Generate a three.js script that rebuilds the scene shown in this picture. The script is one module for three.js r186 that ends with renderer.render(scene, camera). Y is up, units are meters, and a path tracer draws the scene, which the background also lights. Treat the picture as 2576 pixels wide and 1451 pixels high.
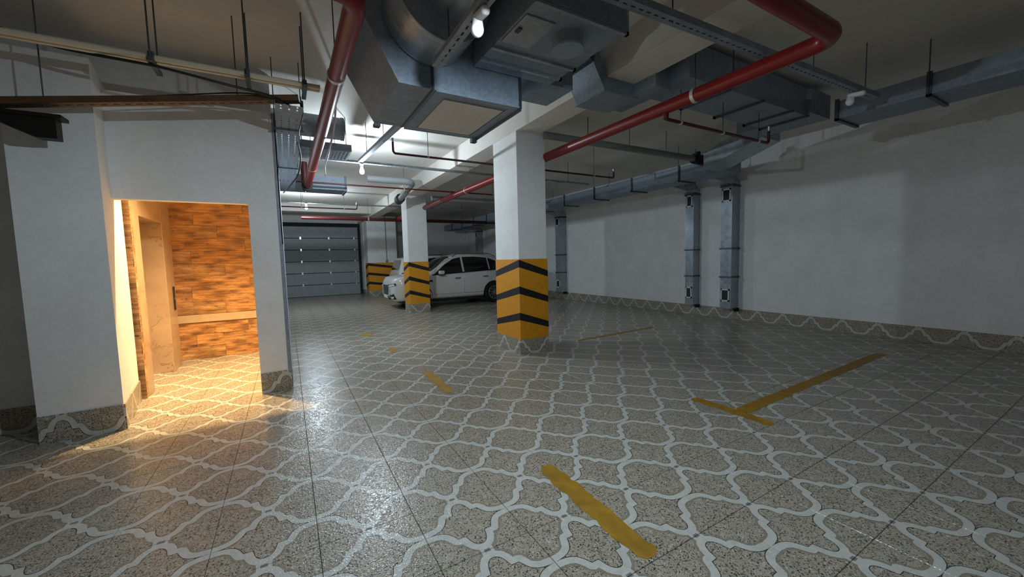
import * as THREE from 'three';
import { RoundedBoxGeometry } from 'three/addons/geometries/RoundedBoxGeometry.js';
import { mergeGeometries } from 'three/addons/utils/BufferGeometryUtils.js';

// ------------------------------------------------------------------ camera, light, exposure
const scene = new THREE.Scene();
scene.background = new THREE.Color(0x000000);
const camera = new THREE.PerspectiveCamera(2 * Math.atan(725.5 / 975) * 180 / Math.PI, 2576 / 1451, 0.05, 80);
camera.rotation.order = 'YXZ';
camera.rotation.set(-4.3 * Math.PI / 180, -30 * Math.PI / 180, -1.45 * Math.PI / 180);
camera.position.set(0, 1.5, 0);
const renderer = new THREE.WebGLRenderer({ antialias: true });
renderer.toneMapping = THREE.LinearToneMapping;
renderer.toneMappingExposure = 0.078;
renderer.shadowMap.enabled = true;
renderer.shadowMap.type = THREE.PCFSoftShadowMap;
const COOL = new THREE.Color().setRGB(0.74, 0.885, 1.0);
const WARM = new THREE.Color().setRGB(1.0, 0.68, 0.33);
// lit bulbs: [x, y, z, candela]; the third hangs behind the photographer
const BULBS = [[1.27, 3.15, -7.5, 165], [0.62, 3.24, -13.6, 190], [1.06, 2.8, -1.5, 180]];
const LOBBY_SPOTS = [[-0.66, 2.985, -5.78, 620, 1.1, .6], [-0.45, 2.985, -6.55, 600, .85, .75]];

// ------------------------------------------------------------------ random and noise
let seed = 1234567;
const rnd = () => { seed = (seed * 1664525 + 1013904223) >>> 0; return seed / 4294967296; };
const rr = (a, b) => a + (b - a) * rnd();
function hash2(i, j, s) { let n = (i * 374761393 + j * 668265263 + s * 2147483647) | 0; n = Math.imul(n ^ (n >>> 13), 1274126177); return ((n ^ (n >>> 16)) >>> 0) / 4294967296; }
function vnoise(x, y, px, py, s) {
  const xi = Math.floor(x), yi = Math.floor(y), fx = x - xi, fy = y - yi;
  const u = fx * fx * (3 - 2 * fx), v = fy * fy * (3 - 2 * fy), m = (a, n) => ((a % n) + n) % n;
  const a = hash2(m(xi, px), m(yi, py), s), b = hash2(m(xi + 1, px), m(yi, py), s), c = hash2(m(xi, px), m(yi + 1, py), s), d = hash2(m(xi + 1, px), m(yi + 1, py), s);
  return a + (b - a) * u + (c - a) * v + (a - b - c + d) * u * v;
}
function fbm(x, y, px, py, s, oct = 4) { let t = 0, a = 0.5, n = 0; for (let o = 0; o < oct; o++) { t += a * vnoise(x, y, px, py, s + o); n += a; x *= 2; y *= 2; px *= 2; py *= 2; a *= 0.5; } return t / n; }
function tex(w, h, fn, srgb = true) {
  const d = new Uint8Array(w * h * 4), o = [0, 0, 0];
  for (let j = 0; j < h; j++) for (let i = 0; i < w; i++) { fn(i, j, o); const k = (j * w + i) * 4; for (let c = 0; c < 3; c++) d[k + c] = Math.max(0, Math.min(255, o[c])); d[k + 3] = 255; }
  return wrapTex(d, w, h, srgb);
}
function wrapTex(d, w, h, srgb) {
  const t = new THREE.DataTexture(d, w, h, THREE.RGBAFormat);
  t.wrapS = t.wrapT = THREE.RepeatWrapping; t.magFilter = THREE.LinearFilter; t.minFilter = THREE.LinearMipmapLinearFilter; t.generateMipmaps = true;
  if (srgb) t.colorSpace = THREE.SRGBColorSpace;
  t.needsUpdate = true; return t;
}
function rep(t, x, y = x) { const c = t.clone(); c.repeat.set(x, y); c.needsUpdate = true; return c; }

// ------------------------------------------------------------------ patterned terrazzo tile
const TILE = 0.5;
const EDGE = [[.25, .058], [.240, .0595], [.231, .063], [.221, .071], [.213, .082], [.206, .096], [.201, .112], [.197, .130], [.192, .149], [.172, .1505], [.152, .150], [.147, .160], [.142, .171], [.133, .190], [.122, .207], [.110, .2205], [.095, .231], [.078, .239], [.06, .2445], [.03, .2485], [0, .25]];
function ornament(u, v) { // signed distance to the medallion outline, positive inside; u,v folded to 0..0.25 from a medallion centre
  let best = 1e9;
  for (let i = 0; i < EDGE.length - 1; i++) {
    const [ax, ay] = EDGE[i], [bx, by] = EDGE[i + 1], dx = bx - ax, dy = by - ay;
    let t = ((u - ax) * dx + (v - ay) * dy) / (dx * dx + dy * dy); t = Math.max(0, Math.min(1, t));
    const ex = u - ax - dx * t, ey = v - ay - dy * t, d = ex * ex + ey * ey; if (d < best) best = d;
  }
  let inside = false; const P = [...EDGE, [0, 0], [.25, 0]];
  for (let i = 0, j = P.length - 1; i < P.length; j = i++) { const [xi, yi] = P[i], [xj, yj] = P[j]; if ((yi > v) !== (yj > v) && u < (xj - xi) * (v - yi) / (yj - yi) + xi) inside = !inside; }
  return (inside ? 1 : -1) * Math.sqrt(best);
}
function makeTileAtlas() {
  const N = 512, A = 2048, cls = new Float32Array(N * N), H = N / 2;
  for (let j = 0; j < H; j++) for (let i = 0; i < H; i++) {
    const u = (i + .5) / N * .5, v = (j + .5) / N * .5, d = ornament(u, v), isPlug = Math.abs(u - .25) < .017 && v < .012;
    const val = isPlug ? 9 : d < 0 ? d : Math.min(d, Math.max(0, .25 - u + .006));
    for (const a of [i, N - 1 - i]) for (const b of [j, N - 1 - j]) cls[b * N + a] = val;
  }
  const D = new Uint8Array(A * A * 4);
  // terrazzo ground with chips stamped over it
  for (let k = 0; k < A * A; k++) { const i = k % A, j = (k / A) | 0, g = fbm(i / 40, j / 40, 52, 52, 5, 3) - .5, f = hash2(i, j, 3) - .5; D[k * 4] = 163 + g * 24 + f * 16; D[k * 4 + 1] = 155 + g * 24 + f * 16; D[k * 4 + 2] = 140 + g * 24 + f * 16; D[k * 4 + 3] = 255; }
  const chips = [[88, 82, 73, 14000, 2, 5.5], [205, 197, 184, 9000, 2, 5], [172, 146, 114, 7000, 2, 5], [112, 104, 92, 8000, 2, 5], [190, 172, 142, 5000, 1.6, 4], [44, 41, 38, 9000, 1.8, 5], [36, 34, 32, 7000, 1.2, 3.4]];
  for (const [r, g, b, n, r0, r1] of chips) for (let q = 0; q < n; q++) {
    const cx = rnd() * A, cy = rnd() * A, ra = rr(r0, r1), rb = ra * rr(.5, 1), an = rnd() * 3.1416, ca = Math.cos(an), sa = Math.sin(an), al = rr(.6, 1), R = Math.ceil(ra), tn = rr(-14, 14);
    for (let y = -R; y <= R; y++) for (let x = -R; x <= R; x++) {
      const ex = (x * ca + y * sa) / ra, ey = (-x * sa + y * ca) / rb; if (ex * ex + ey * ey > 1) continue;
      const k = ((((cy + y) | 0) + A) % A * A + (((cx + x) | 0) + A) % A) * 4;
      D[k] += (r + tn - D[k]) * al; D[k + 1] += (g + tn - D[k + 1]) * al; D[k + 2] += (b + tn - D[k + 2]) * al;
    }
  }
  const mixc = (k, r, g, b, t) => { D[k] += (r - D[k]) * t; D[k + 1] += (g - D[k + 1]) * t; D[k + 2] += (b - D[k + 2]) * t; };
  for (let j = 0; j < A; j++) for (let i = 0; i < A; i++) {
    const d = cls[(j % N) * N + (i % N)], k = (j * A + i) * 4, w = fbm(i / 26, j / 26, 79, 79, 11, 3) - .5;
    if (d === 9) { mixc(k, 126, 124, 118, .85); continue; }
    const dd = d + w * .006;
    if (d < 0 && d > -.0042) mixc(k, 44, 42, 40, .82);
    else if (d >= 0 && dd < .041) { const n = (hash2(i >> 1, j >> 1, 21) - .5) * 10 + w * 22; mixc(k, 197 + n, 196 + n, 188 + n, .94); }
    else if (d >= 0 && dd < .045) mixc(k, 108, 104, 92, .5);
    else if (d >= 0 && dd < .056) { const n = (hash2(i, j, 22) - .5) * 14; mixc(k, 138 + n, 131 + n, 112 + n, .8); }
  }
  return wrapTex(D, A, A, true);
}
const tileTex = makeTileAtlas();
function makeGrain() {
  const A = 1024, f = new Float32Array(A * A);
  for (let q = 0; q < 30000; q++) { const cx = rnd() * A, cy = rnd() * A, r = rr(2.6, 7.5), s = rr(-1, 1), R = Math.ceil(r); for (let y = -R; y <= R; y++) for (let x = -R; x <= R; x++) { const d = (x * x + y * y) / (r * r); if (d > 1) continue; f[((((cy + y) | 0) + A) % A) * A + (((cx + x) | 0) + A) % A] += s * (1 - d); } }
  return tex(A, A, (i, j, o) => { const v = 128 + f[j * A + i] * 42; o[0] = o[1] = o[2] = v; }, false);
}
const grainTex = makeGrain();

// ------------------------------------------------------------------ other procedural maps
const plasterTex = tex(512, 512, (i, j, o) => { const n = fbm(i / 64, j / 64, 8, 8, 31, 5) - .5, m = fbm(i / 9, j / 9, 57, 57, 41, 2) - .5; const v = 234 + n * 16 + m * 8; o[0] = v; o[1] = v * .998; o[2] = v * .988; });
const plasterBump = tex(512, 512, (i, j, o) => { const v = 128 + (fbm(i / 10, j / 10, 51, 51, 51, 4) - .5) * 190; o[0] = o[1] = o[2] = v; }, false);
const galvTex = tex(512, 512, (i, j, o) => {
  let best = 9, id = 0; const x = i / 20, y = j / 20, X = Math.floor(x), Y = Math.floor(y);
  for (let a = -1; a <= 1; a++) for (let b = -1; b <= 1; b++) { const cx = (X + a + 26) % 26, cy = (Y + b + 26) % 26, px = X + a + hash2(cx, cy, 61), py = Y + b + hash2(cx, cy, 62), d = (px - x) ** 2 + (py - y) ** 2; if (d < best) { best = d; id = hash2(cx, cy, 63); } }
  const v = 166 + id * 16 + (fbm(i / 60, j / 60, 9, 9, 71, 3) - .5) * 22; o[0] = v * .97; o[1] = v; o[2] = v * 1.02;
});
const galvRough = tex(256, 256, (i, j, o) => { const v = 95 + (fbm(i / 24, j / 24, 11, 11, 81, 4) - .5) * 120; o[0] = o[1] = o[2] = v; }, false);
function woodTex(s) {
  return tex(1024, 256, (i, j, o) => {
    const g = fbm(i / 256, j / 7, 4, 37, s, 4), m = fbm(i / 150, j / 60, 7, 5, s + 9, 3), st = fbm(i / 128, j / 3.2, 8, 80, s + 17, 2), k = vnoise(i / 26, j / 9, 40, 29, s + 23);
    let t = .36 + g * .6 + (m - .5) * 1.05 + (st - .5) * .5; if (k > .78) t -= (k - .78) * 2; t = Math.max(0, Math.min(1, t));
    o[0] = 78 + t * 146; o[1] = 50 + t * 126; o[2] = 28 + t * 90;
  });
}
const woodTexes = [woodTex(101), woodTex(202), woodTex(303)];
const marbleTex = tex(1024, 1024, (i, j, o) => {
  const a = fbm(i / 128, j / 128, 8, 8, 91, 5), w = fbm(i / 180 + a * 2.2, j / 180, 6, 6, 95, 4), v1 = Math.abs(fbm(i / 256 + a * .9, j / 256 + a * .6, 4, 4, 97, 5) - .5);
  let t = 214 + (w - .5) * 46; const vein = Math.max(0, 1 - v1 * 60) * Math.max(0, Math.min(1, (w - .42) * 5)); t -= vein * 48;
  o[0] = t; o[1] = t * .93 - vein * 4; o[2] = t * .83 - vein * 10;
});
const rubberTex = tex(256, 256, (i, j, o) => { const v = (fbm(i / 20, j / 20, 13, 13, 111, 4) - .5) * 26; o[0] = 238 + v; o[1] = 238 + v; o[2] = 238 + v; });
const paintWear = tex(512, 512, (i, j, o) => { const n = fbm(i / 40, j / 40, 13, 13, 121, 4), f = hash2(i, j, 5); let v = 215 + (n - .5) * 70 + (f - .5) * 18; o[0] = v; o[1] = v; o[2] = v; });

// ------------------------------------------------------------------ materials
const S = (o) => new THREE.MeshStandardMaterial(o);
const hex = (h) => new THREE.Color(h);
const M = {
  tile: new THREE.MeshPhysicalMaterial({ map: tileTex, roughness: .22, specularIntensity: .55, bumpMap: rep(grainTex, 2), bumpScale: .0032 }),
  grout: S({ color: hex(0x4a4742), roughness: .9 }),
  wall: S({ map: rep(plasterTex, .5), bumpMap: rep(plasterBump, 1), bumpScale: .0012, roughness: .78 }),
  ceil: S({ map: rep(plasterTex, .4), color: hex(0xf2ece4), bumpMap: rep(plasterBump, .8), bumpScale: .003, roughness: .92 }),
  galv: S({ map: rep(galvTex, 1.2), roughnessMap: rep(galvRough, 1), color: hex(0xeef4fb), roughness: .85, metalness: .4 }),
  galvDull: S({ map: rep(galvTex, 1.6), color: hex(0xccd7e5), roughness: .55, metalness: .14 }),
  panel: S({ map: rep(plasterTex, .8), color: hex(0xe9e2da), roughness: .5 }),
  flange: S({ color: hex(0x596066), roughness: .5, metalness: .8 }),
  black: S({ color: hex(0x17181a), roughness: .6 }),
  blackMetal: S({ color: hex(0x1b1917), roughness: .5, metalness: .4 }),
  red: S({ color: hex(0x7d1614), map: rep(rubberTex, 2), roughness: .33 }),
  redDark: S({ color: hex(0x4d100f), map: rep(rubberTex, 2), roughness: .4 }),
  clamp: S({ color: hex(0xc9c4b8), roughness: .4, metalness: .5 }),
  yellow: S({ color: hex(0xe89b12), map: rep(rubberTex, 2), roughness: .6 }),
  stripe: S({ color: hex(0x0b0a09), roughness: .7 }),
  paintY: S({ color: hex(0xb98a12), map: rep(paintWear, 1.3), roughness: .6 }),
  pvc: S({ color: hex(0xd9cdb4), roughness: .5 }),
  cable: S({ color: hex(0x101012), roughness: .5 }),
  white: S({ color: hex(0xe4e4e0), roughness: .45 }),
  whiteFrame: S({ color: hex(0xdfe2e4), roughness: .5 }),
  grilleDark: S({ color: hex(0x34383d), roughness: .7, metalness: .3 }),
  marble: S({ map: rep(marbleTex, .55), color: hex(0xcdbfb0), roughness: .3 }),
  beige: S({ map: rep(marbleTex, .8), color: hex(0xf2e6d4), roughness: .4 }),
  lobbyCeil: S({ color: hex(0xe6e2da), roughness: .9 }),
  door: S({ color: hex(0xa4abad), map: rep(rubberTex, .6), roughness: .55 }),
  doorGap: S({ color: hex(0x1c1f22), roughness: .8 }),
  bolt: S({ color: hex(0xdfe3e6), roughness: .25, metalness: .6 }),
  pipeGrey: S({ color: hex(0x8a8d8c), roughness: .55 }),
  carWhite: new THREE.MeshPhysicalMaterial({ color: hex(0xd9d8d2), roughness: .35, clearcoat: .8, clearcoatRoughness: .08 }),
  carGlass: new THREE.MeshPhysicalMaterial({ color: hex(0x0a0c0f), roughness: .06, clearcoat: 1 }),
  carBlack: S({ color: hex(0x0e0f10), roughness: .55 }),
  tyre: S({ color: hex(0x121212), roughness: .85 }),
  rim: S({ color: hex(0x8b8f94), roughness: .35, metalness: .8 }),
  chrome: S({ color: hex(0xd4d8dc), roughness: .15, metalness: 1 }),
  lens: S({ color: hex(0x30353c), roughness: .08, metalness: .3 }),
  lensClear: S({ color: hex(0xdde2e8), roughness: .1, metalness: .2 }),
  grilleCar: S({ color: hex(0x5a6068), roughness: .35, metalness: .6 }),
  bulb: S({ color: hex(0xffffff), emissive: COOL.clone(), emissiveIntensity: 60, roughness: .4 }),
  bulbOff: new THREE.MeshPhysicalMaterial({ color: hex(0xf0f2f2), roughness: .15, clearcoat: .6 }),
  spotGlow: S({ color: hex(0xffffff), emissive: WARM.clone(), emissiveIntensity: 70, roughness: .5 }),
  wood: woodTexes.map((t, i) => S({ map: t, color: hex([0xffffff, 0xf2e6da, 0xfff4e6][i]), roughness: .5 })),
};

// ------------------------------------------------------------------ builders
const taken = new Map();
function numbered(n) { const k = taken.get(n) || 0; taken.set(n, k + 1); return k ? `${n}_${String(k).padStart(3, '0')}` : n; }
function shade(m) { m.castShadow = true; m.receiveShadow = true; return m; }
function uvm(g, keep) { // box-projected uv in metres
  if (g.index) g = g.toNonIndexed();
  if (!keep) g.computeVertexNormals(); const p = g.attributes.position, n = g.attributes.normal, uv = new Float32Array(p.count * 2);
  for (let t = 0; t < p.count; t += 3) {
    let ax = 0, ay = 0, az = 0; for (let k = 0; k < 3; k++) { ax += Math.abs(n.getX(t + k)); ay += Math.abs(n.getY(t + k)); az += Math.abs(n.getZ(t + k)); }
    for (let k = 0; k < 3; k++) { const i = t + k, x = p.getX(i), y = p.getY(i), z = p.getZ(i); let a, b; if (ay >= ax && ay >= az) { a = x; b = z; } else if (ax >= az) { a = z; b = y; } else { a = x; b = y; } uv[i * 2] = a; uv[i * 2 + 1] = b; }
  }
  g.setAttribute('uv', new THREE.BufferAttribute(uv, 2)); return g;
}
const B = (x0, x1, y0, y1, z0, z1) => { const g = new THREE.BoxGeometry(Math.abs(x1 - x0), Math.abs(y1 - y0), Math.abs(z1 - z0)); g.translate((x0 + x1) / 2, (y0 + y1) / 2, (z0 + z1) / 2); return uvm(g); };
const RB = (x0, x1, y0, y1, z0, z1, r = .01) => { const g = new RoundedBoxGeometry(Math.abs(x1 - x0), Math.abs(y1 - y0), Math.abs(z1 - z0), 2, r); g.translate((x0 + x1) / 2, (y0 + y1) / 2, (z0 + z1) / 2); return uvm(g, true); };
function clean(g) { if (g.index) g = g.toNonIndexed(); for (const k of Object.keys(g.attributes)) if (!['position', 'normal', 'uv'].includes(k)) g.deleteAttribute(k); return g; }
const merge = (...gs) => mergeGeometries(gs.flat().map(clean));
const V = (x, y, z) => new THREE.Vector3(x, y, z);
function cyl(a, b, r, seg = 20, r2 = r) { // capped rod between two points
  const d = b.clone().sub(a), g = new THREE.CylinderGeometry(r2, r, d.length(), seg);
  g.applyQuaternion(new THREE.Quaternion().setFromUnitVectors(V(0, 1, 0), d.clone().normalize())); const m = a.clone().add(b).multiplyScalar(.5); g.translate(m.x, m.y, m.z); return g;
}
function pipe(pts, r, bend = r * 2.2, seg = 20) { // pipe with rounded bends
  const path = new THREE.CurvePath(); let prev = pts[0];
  for (let i = 1; i < pts.length - 1; i++) {
    const p = pts[i], d0 = p.clone().sub(pts[i - 1]).normalize(), d1 = pts[i + 1].clone().sub(p).normalize(), a = p.clone().addScaledVector(d0, -bend), b = p.clone().addScaledVector(d1, bend);
    path.add(new THREE.LineCurve3(prev, a)); path.add(new THREE.QuadraticBezierCurve3(a, p.clone(), b)); prev = b;
  }
  const end = pts[pts.length - 1], gs = [];
  path.add(new THREE.LineCurve3(prev, end));
  for (const c of path.curves) gs.push(clean(new THREE.TubeGeometry(c, c.isLineCurve3 ? 1 : 10, r, seg, false)));
  for (const [p, q] of [[pts[0], pts[1]], [end, pts[pts.length - 2]]]) { const g = new THREE.CircleGeometry(r, seg); g.applyQuaternion(new THREE.Quaternion().setFromUnitVectors(V(0, 0, 1), p.clone().sub(q).normalize())); g.translate(p.x, p.y, p.z); gs.push(clean(g)); }
  return mergeGeometries(gs);
}
function cableTube(pts, r, n = 60) { return new THREE.TubeGeometry(new THREE.CatmullRomCurve3(pts), n, r, 8, false); }
function prismZ(poly, z0, z1) { const s = new THREE.Shape(poly.map(([x, y]) => new THREE.Vector2(x, y))), g = new THREE.ExtrudeGeometry(s, { depth: Math.abs(z1 - z0), bevelEnabled: false }); g.translate(0, 0, Math.min(z0, z1)); return uvm(g); }
function prismX(poly, x0, x1) { // poly in (z, y)
  const g = prismZ(poly.map(([z, y]) => [-z, y]), 0, Math.abs(x1 - x0)); g.rotateY(Math.PI / 2); g.translate(Math.min(x0, x1), 0, 0); return uvm(g);
}
function part(parent, name, g, m) { const o = shade(new THREE.Mesh(g, m)); o.name = name; parent.add(o); return o; }
function thing(name, label, category, group) { const o = new THREE.Group(); o.name = numbered(name); o.userData = { label, category }; if (group) o.userData.group = group; scene.add(o); return o; }
function struct(name, g, m, label) { const o = g ? shade(new THREE.Mesh(g, m)) : new THREE.Group(); o.name = name; o.userData = { kind: 'structure', label, category: label ? name.split('_')[0] : undefined }; scene.add(o); return o; }
function settle(t) { // parts were laid out in room coordinates: move the group to the thing's base
  const bb = new THREE.Box3().setFromObject(t), b = V((bb.min.x + bb.max.x) / 2, bb.min.y, (bb.min.z + bb.max.z) / 2);
  for (const c of t.children) c.position.sub(b); t.position.add(b); return t;
}
function copyOf(t, label) { const c = t.clone(); c.name = numbered(t.name.replace(/_\d{3}$/, '')); c.userData = { ...t.userData }; if (label) c.userData.label = label; scene.add(c); return c; }

// ================================================================== THE ROOM
const CEIL = 3.78, XR = 8.85, ZB = -20.35, XL = -7, ZF = 6;
struct('ceiling', B(XL - .2, XR + .2, CEIL, CEIL + .2, ZB - .2, ZF + .2), M.ceil, 'off-white plastered concrete ceiling of the underground garage');
struct('wall_right', B(XR, XR + .2, -.1, CEIL, ZB - .2, ZF + .2), M.wall, 'long white plastered wall behind the metal riser ducts');
struct('wall_front', B(XL - .2, XR + .2, -.1, CEIL, ZF, ZF + .2), M.wall, 'white plastered wall behind the photographer');
struct('wall_left', B(XL - .2, XL, -.1, CEIL, ZB, ZF), M.wall, 'white plastered wall at the far left end of the garage');
struct('wall_back', merge(B(3.18, XR, -.1, CEIL, ZB - .2, ZB), B(XL, 3.18, 3.27, CEIL, ZB - .2, ZB), B(XL, -2.6, -.1, 3.27, ZB - .2, ZB)), M.wall, 'plastered wall behind the parked cars and around the sectional door');
// recessed wall left of the lobby
struct('wall_lobby_side', B(XL, -1.93, 0, 3.3, -5.6, -5.38), M.wall, 'white plastered wall left of the square pier beside the lobby door');
// lobby block: front wall with the doorway, side and rear walls
{
  const w = struct('wall_lobby', null, null, 'white plastered wall with the open doorway to the warm lit lobby');
  { const g = prismZ([[-1.95, 4.9], [-1.4, 4.9], [-1.53, 5.86], [-1.95, 5.86]], 0, 3.35); g.rotateX(-Math.PI / 2); part(w, 'pier', uvm(g), M.wall); }
  part(w, 'header', B(-1.48, -.34, 2.2, 3.24, -5.45, -5.33), M.wall);
  part(w, 'door_jamb', B(-.34, -.03, 0, 3.24, -5.45, -5.33), M.wall);
  part(w, 'side_wall', B(-.15, -.03, 0, 3.24, -9, -5.45), M.wall);
  part(w, 'upper_beam', B(XL, -.06, 3.24, CEIL, -6.1, -5.62), M.wall);
  part(w, 'rear_wall', B(-2.2, -.03, 0, 3.24, -9.1, -8.12), M.wall);
  part(w, 'roof_slab', B(-2.2, -.03, 3.06, 3.24, -9, -5.45), M.wall);
  part(w, 'corner_trim', merge(B(-.034, -.022, .25, 3.24, -5.36, -5.322), B(-.06, -.022, .25, 3.24, -5.336, -5.322)), M.galvDull);
}
// concrete beams under the slab
{
  const b = struct('trim_1', RB(3.1, 3.52, 3.43, CEIL + .02, ZB, 4.5, .008), M.ceil, 'white plastered ceiling beam running over the row of pillars');
  struct('trim_2', RB(-.2, 3.1, 3.5, CEIL + .02, -17.1, -16.7, .008), M.ceil, 'white plastered cross beam in front of the sectional door');
}
// ------------------------------------------------------------------ floor tiles
{
  const floor = struct('floor', null, null, 'terrazzo floor of square tiles with white medallion outlines');
  part(floor, 'screed', B(XL, XR, -.15, -.008, ZB, ZF), M.grout);
  const X0 = .062, Z0 = -1.73, half = .2489, ch = .0022;
  function tileGeo(cellI, cellJ) {
    const pos = [], uv = [], t = half - ch, put = (x, y, z) => { pos.push(x, y, z); uv.push((cellI + .5 + x / TILE) / 4, (cellJ + .5 + z / TILE) / 4); };
    const quad = (a, b, c, d) => { for (const q of [a, b, c, a, c, d]) put(...q); };
    quad([-t, 0, t], [t, 0, t], [t, 0, -t], [-t, 0, -t]);
    const R = [[-1, 1], [1, 1], [1, -1], [-1, -1]];
    for (let k = 0; k < 4; k++) { const [ax, az] = R[k], [bx, bz] = R[(k + 1) % 4];
      quad([ax * half, -ch, az * half], [bx * half, -ch, bz * half], [bx * t, 0, bz * t], [ax * t, 0, az * t]);
      quad([ax * half, -.008, az * half], [bx * half, -.008, bz * half], [bx * half, -ch, bz * half], [ax * half, -ch, az * half]); }
    const g = new THREE.BufferGeometry(); g.setAttribute('position', new THREE.Float32BufferAttribute(pos, 3)); g.setAttribute('uv', new THREE.Float32BufferAttribute(uv, 2)); g.computeVertexNormals(); return g;
  }
  const geos = []; for (let j = 0; j < 4; j++) for (let i = 0; i < 4; i++) geos.push(tileGeo(i, j));
  const cells = [];
  camera.updateMatrixWorld(); camera.updateProjectionMatrix();
  const inv = camera.matrixWorldInverse.clone(), v = V(0, 0, 0);
  for (let a = -14; a < 18; a++) for (let b = -38; b < 16; b++) {
    const x = X0 + .25 + a * TILE, z = Z0 + .25 + b * TILE;
    if (x < XL + .3 || x > XR - .02 || z < ZB + .1 || z > ZF - .3) continue;
    v.set(x, 0, z).applyMatrix4(inv);
    const seen = v.z < -.3 && Math.abs(v.x / v.z) < 1.5 && v.y / -v.z > -1.05;
    cells.push({ x, z, d: seen ? v.length() : 100 + v.length(), k: (hash2(a + 100, b + 100, 77) * 16) | 0 });
  }
  cells.sort((p, q) => p.d - q.d);
  const rest = [];
  cells.forEach((c, n) => {
    const y = (hash2(n, 5, 9) - .5) * .0008;
    if (n < 300) { const m = shade(new THREE.Mesh(geos[c.k], M.tile)); m.name = 'tile'; m.position.set(c.x, y, c.z); floor.add(m); }
    else { const g = geos[c.k].clone(); g.translate(c.x, y, c.z); rest.push(g); }
  });
  const far = part(floor, 'far_tiles', mergeGeometries(rest), M.tile); far.userData.kind = 'stuff';
}
// ------------------------------------------------------------------ skirting of cut tiles
const skGeos = new Map();
function skirtGeo(len, u0, cell, top = .24) { // along local x, front face towards +z, standing on y = 0
  const key = `${len.toFixed(3)}_${u0.toFixed(2)}_${cell}`; if (skGeos.has(key)) return skGeos.get(key);
  const g = new THREE.BoxGeometry(len, top, .012); g.translate(0, top / 2, .006);
  const p = g.attributes.position, uv = g.attributes.uv;
  for (let i = 0; i < p.count; i++) uv.setXY(i, (cell % 4 + .002 + Math.min(.996, u0 + (p.getX(i) + len / 2) / TILE)) / 4, (Math.floor(cell / 4) + .995 - (top - p.getY(i)) / TILE) / 4);
  skGeos.set(key, g); return g;
}
function skirtRun(parent, ax, az, bx, bz, phase = 0) { // left-to-right as seen from the room; phase in tiles
  const L = Math.hypot(bx - ax, bz - az), turn = Math.atan2(-(bz - az), bx - ax); let s = 0, c = phase, n = 0;
  while (s < L - .015) {
    const u0 = c - Math.floor(c), len = Math.min(TILE * (1 - u0), L - s), mid = s + len / 2, m = shade(new THREE.Mesh(skirtGeo(len - .002, u0, (n * 5 + Math.round(L * 7)) % 16), M.tile));
    m.name = 'skirting_tile'; m.position.set(ax + (bx - ax) * mid / L, 0, az + (bz - az) * mid / L); m.rotation.y = turn; parent.add(m); s += len; c += len / TILE; n++;
  }
}
{
  const r = struct('baseboard_right', null, null, 'skirting of cut patterned tiles along the long white wall');
  skirtRun(r, XR, ZB, XR, ZF - .1);
  // the run faces -x, so its tiles stand just proud of the wall
  const l = struct('baseboard_lobby', null, null, 'skirting of cut patterned tiles around the lobby doorway and pier');
  skirtRun(l, -1.95, -4.9, -1.4, -4.9, .2); skirtRun(l, -1.4, -4.9, -1.528, -5.85, .6); skirtRun(l, -.34, -5.33, -.03, -5.33, 0); skirtRun(l, -4.9, -5.38, -1.95, -5.38, .75);
  skirtRun(l, -.03, -5.33, -.03, -9, .1);
}
// ------------------------------------------------------------------ pillars
function pillar(x0, x1, z0, z1, top, label, conduit) {
  const t = thing('pillar', label, 'pillar'), zf = Math.max(z0, z1), zb = Math.min(z0, z1);
  part(t, 'shaft', RB(x0, x1, 0, top, zb, zf, .008), M.wall);
  const e = .006, Y0 = .24, Y1 = 1.5;
  part(t, 'yellow_panel', B(x0 - e, x1 + e, Y0, Y1, zf - .001, zf + e), M.yellow);
  part(t, 'yellow_panel', B(x0 - e, x0 + .001, Y0, Y1, zb - e, zf - .001), M.yellow);
  part(t, 'yellow_panel', B(x1 - .001, x1 + e, Y0, Y1, zb - e, zf - .001), M.yellow);
  part(t, 'yellow_panel', B(x0 + .001, x1 - .001, Y0, Y1, zb - e, zb + .001), M.yellow);
  const W = x1 - x0 + 2 * e, D = zf - zb + 2 * e, drop = .18, th = .115;
  for (let k = 0; k < 3; k++) {
    const yt = 1.49 - k * .412, d = .0016;
    const f = prismZ([[x0 - e, yt], [x1 + e, yt - drop], [x1 + e, yt - drop - th * .86], [x0 - e, yt - th]], zf + e, zf + e + d); part(t, 'black_stripe', f, M.stripe);
    const s = prismX([[zf + e, yt], [zb - e, yt - drop], [zb - e, yt - drop - th * .86], [zf + e, yt - th]], x0 - e - d, x0 - e); part(t, 'black_stripe', s, M.stripe);
    const r = prismX([[zf + e, yt - drop], [zb - e, yt], [zb - e, yt - th], [zf + e, yt - drop - th]], x1 + e, x1 + e + d); part(t, 'black_stripe', r, M.stripe);
  }
  skirtRun(t, x0, zf, x1, zf, .48); skirtRun(t, x0, zb, x0, zf, 0); skirtRun(t, x1, zf, x1, zb, .5);
  if (conduit) { part(t, 'conduit', cyl(V(conduit, 1.55, zf + .018), V(conduit, top, zf + .018), .017, 10), M.pipeGrey); part(t, 'socket_box', RB(conduit - .05, conduit + .05, 1.52, 1.63, zf, zf + .05, .008), M.pipeGrey); }
  return settle(t);
}
pillar(3.105, 3.63, -5.9, -5.14, 3.44, 'white square pillar with yellow chevron guard standing clear of the cars, under the ceiling beam');
pillar(3.11, 3.70, -12.0, -11.42, 3.44, 'white square pillar with yellow chevron guard beside the bonnet of the white car');
pillar(3.16, 4.45, -19.0, -18.3, 3.6, 'wide white pillar with yellow chevron guard and a grey conduit next to the sectional door', 3.97);
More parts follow.
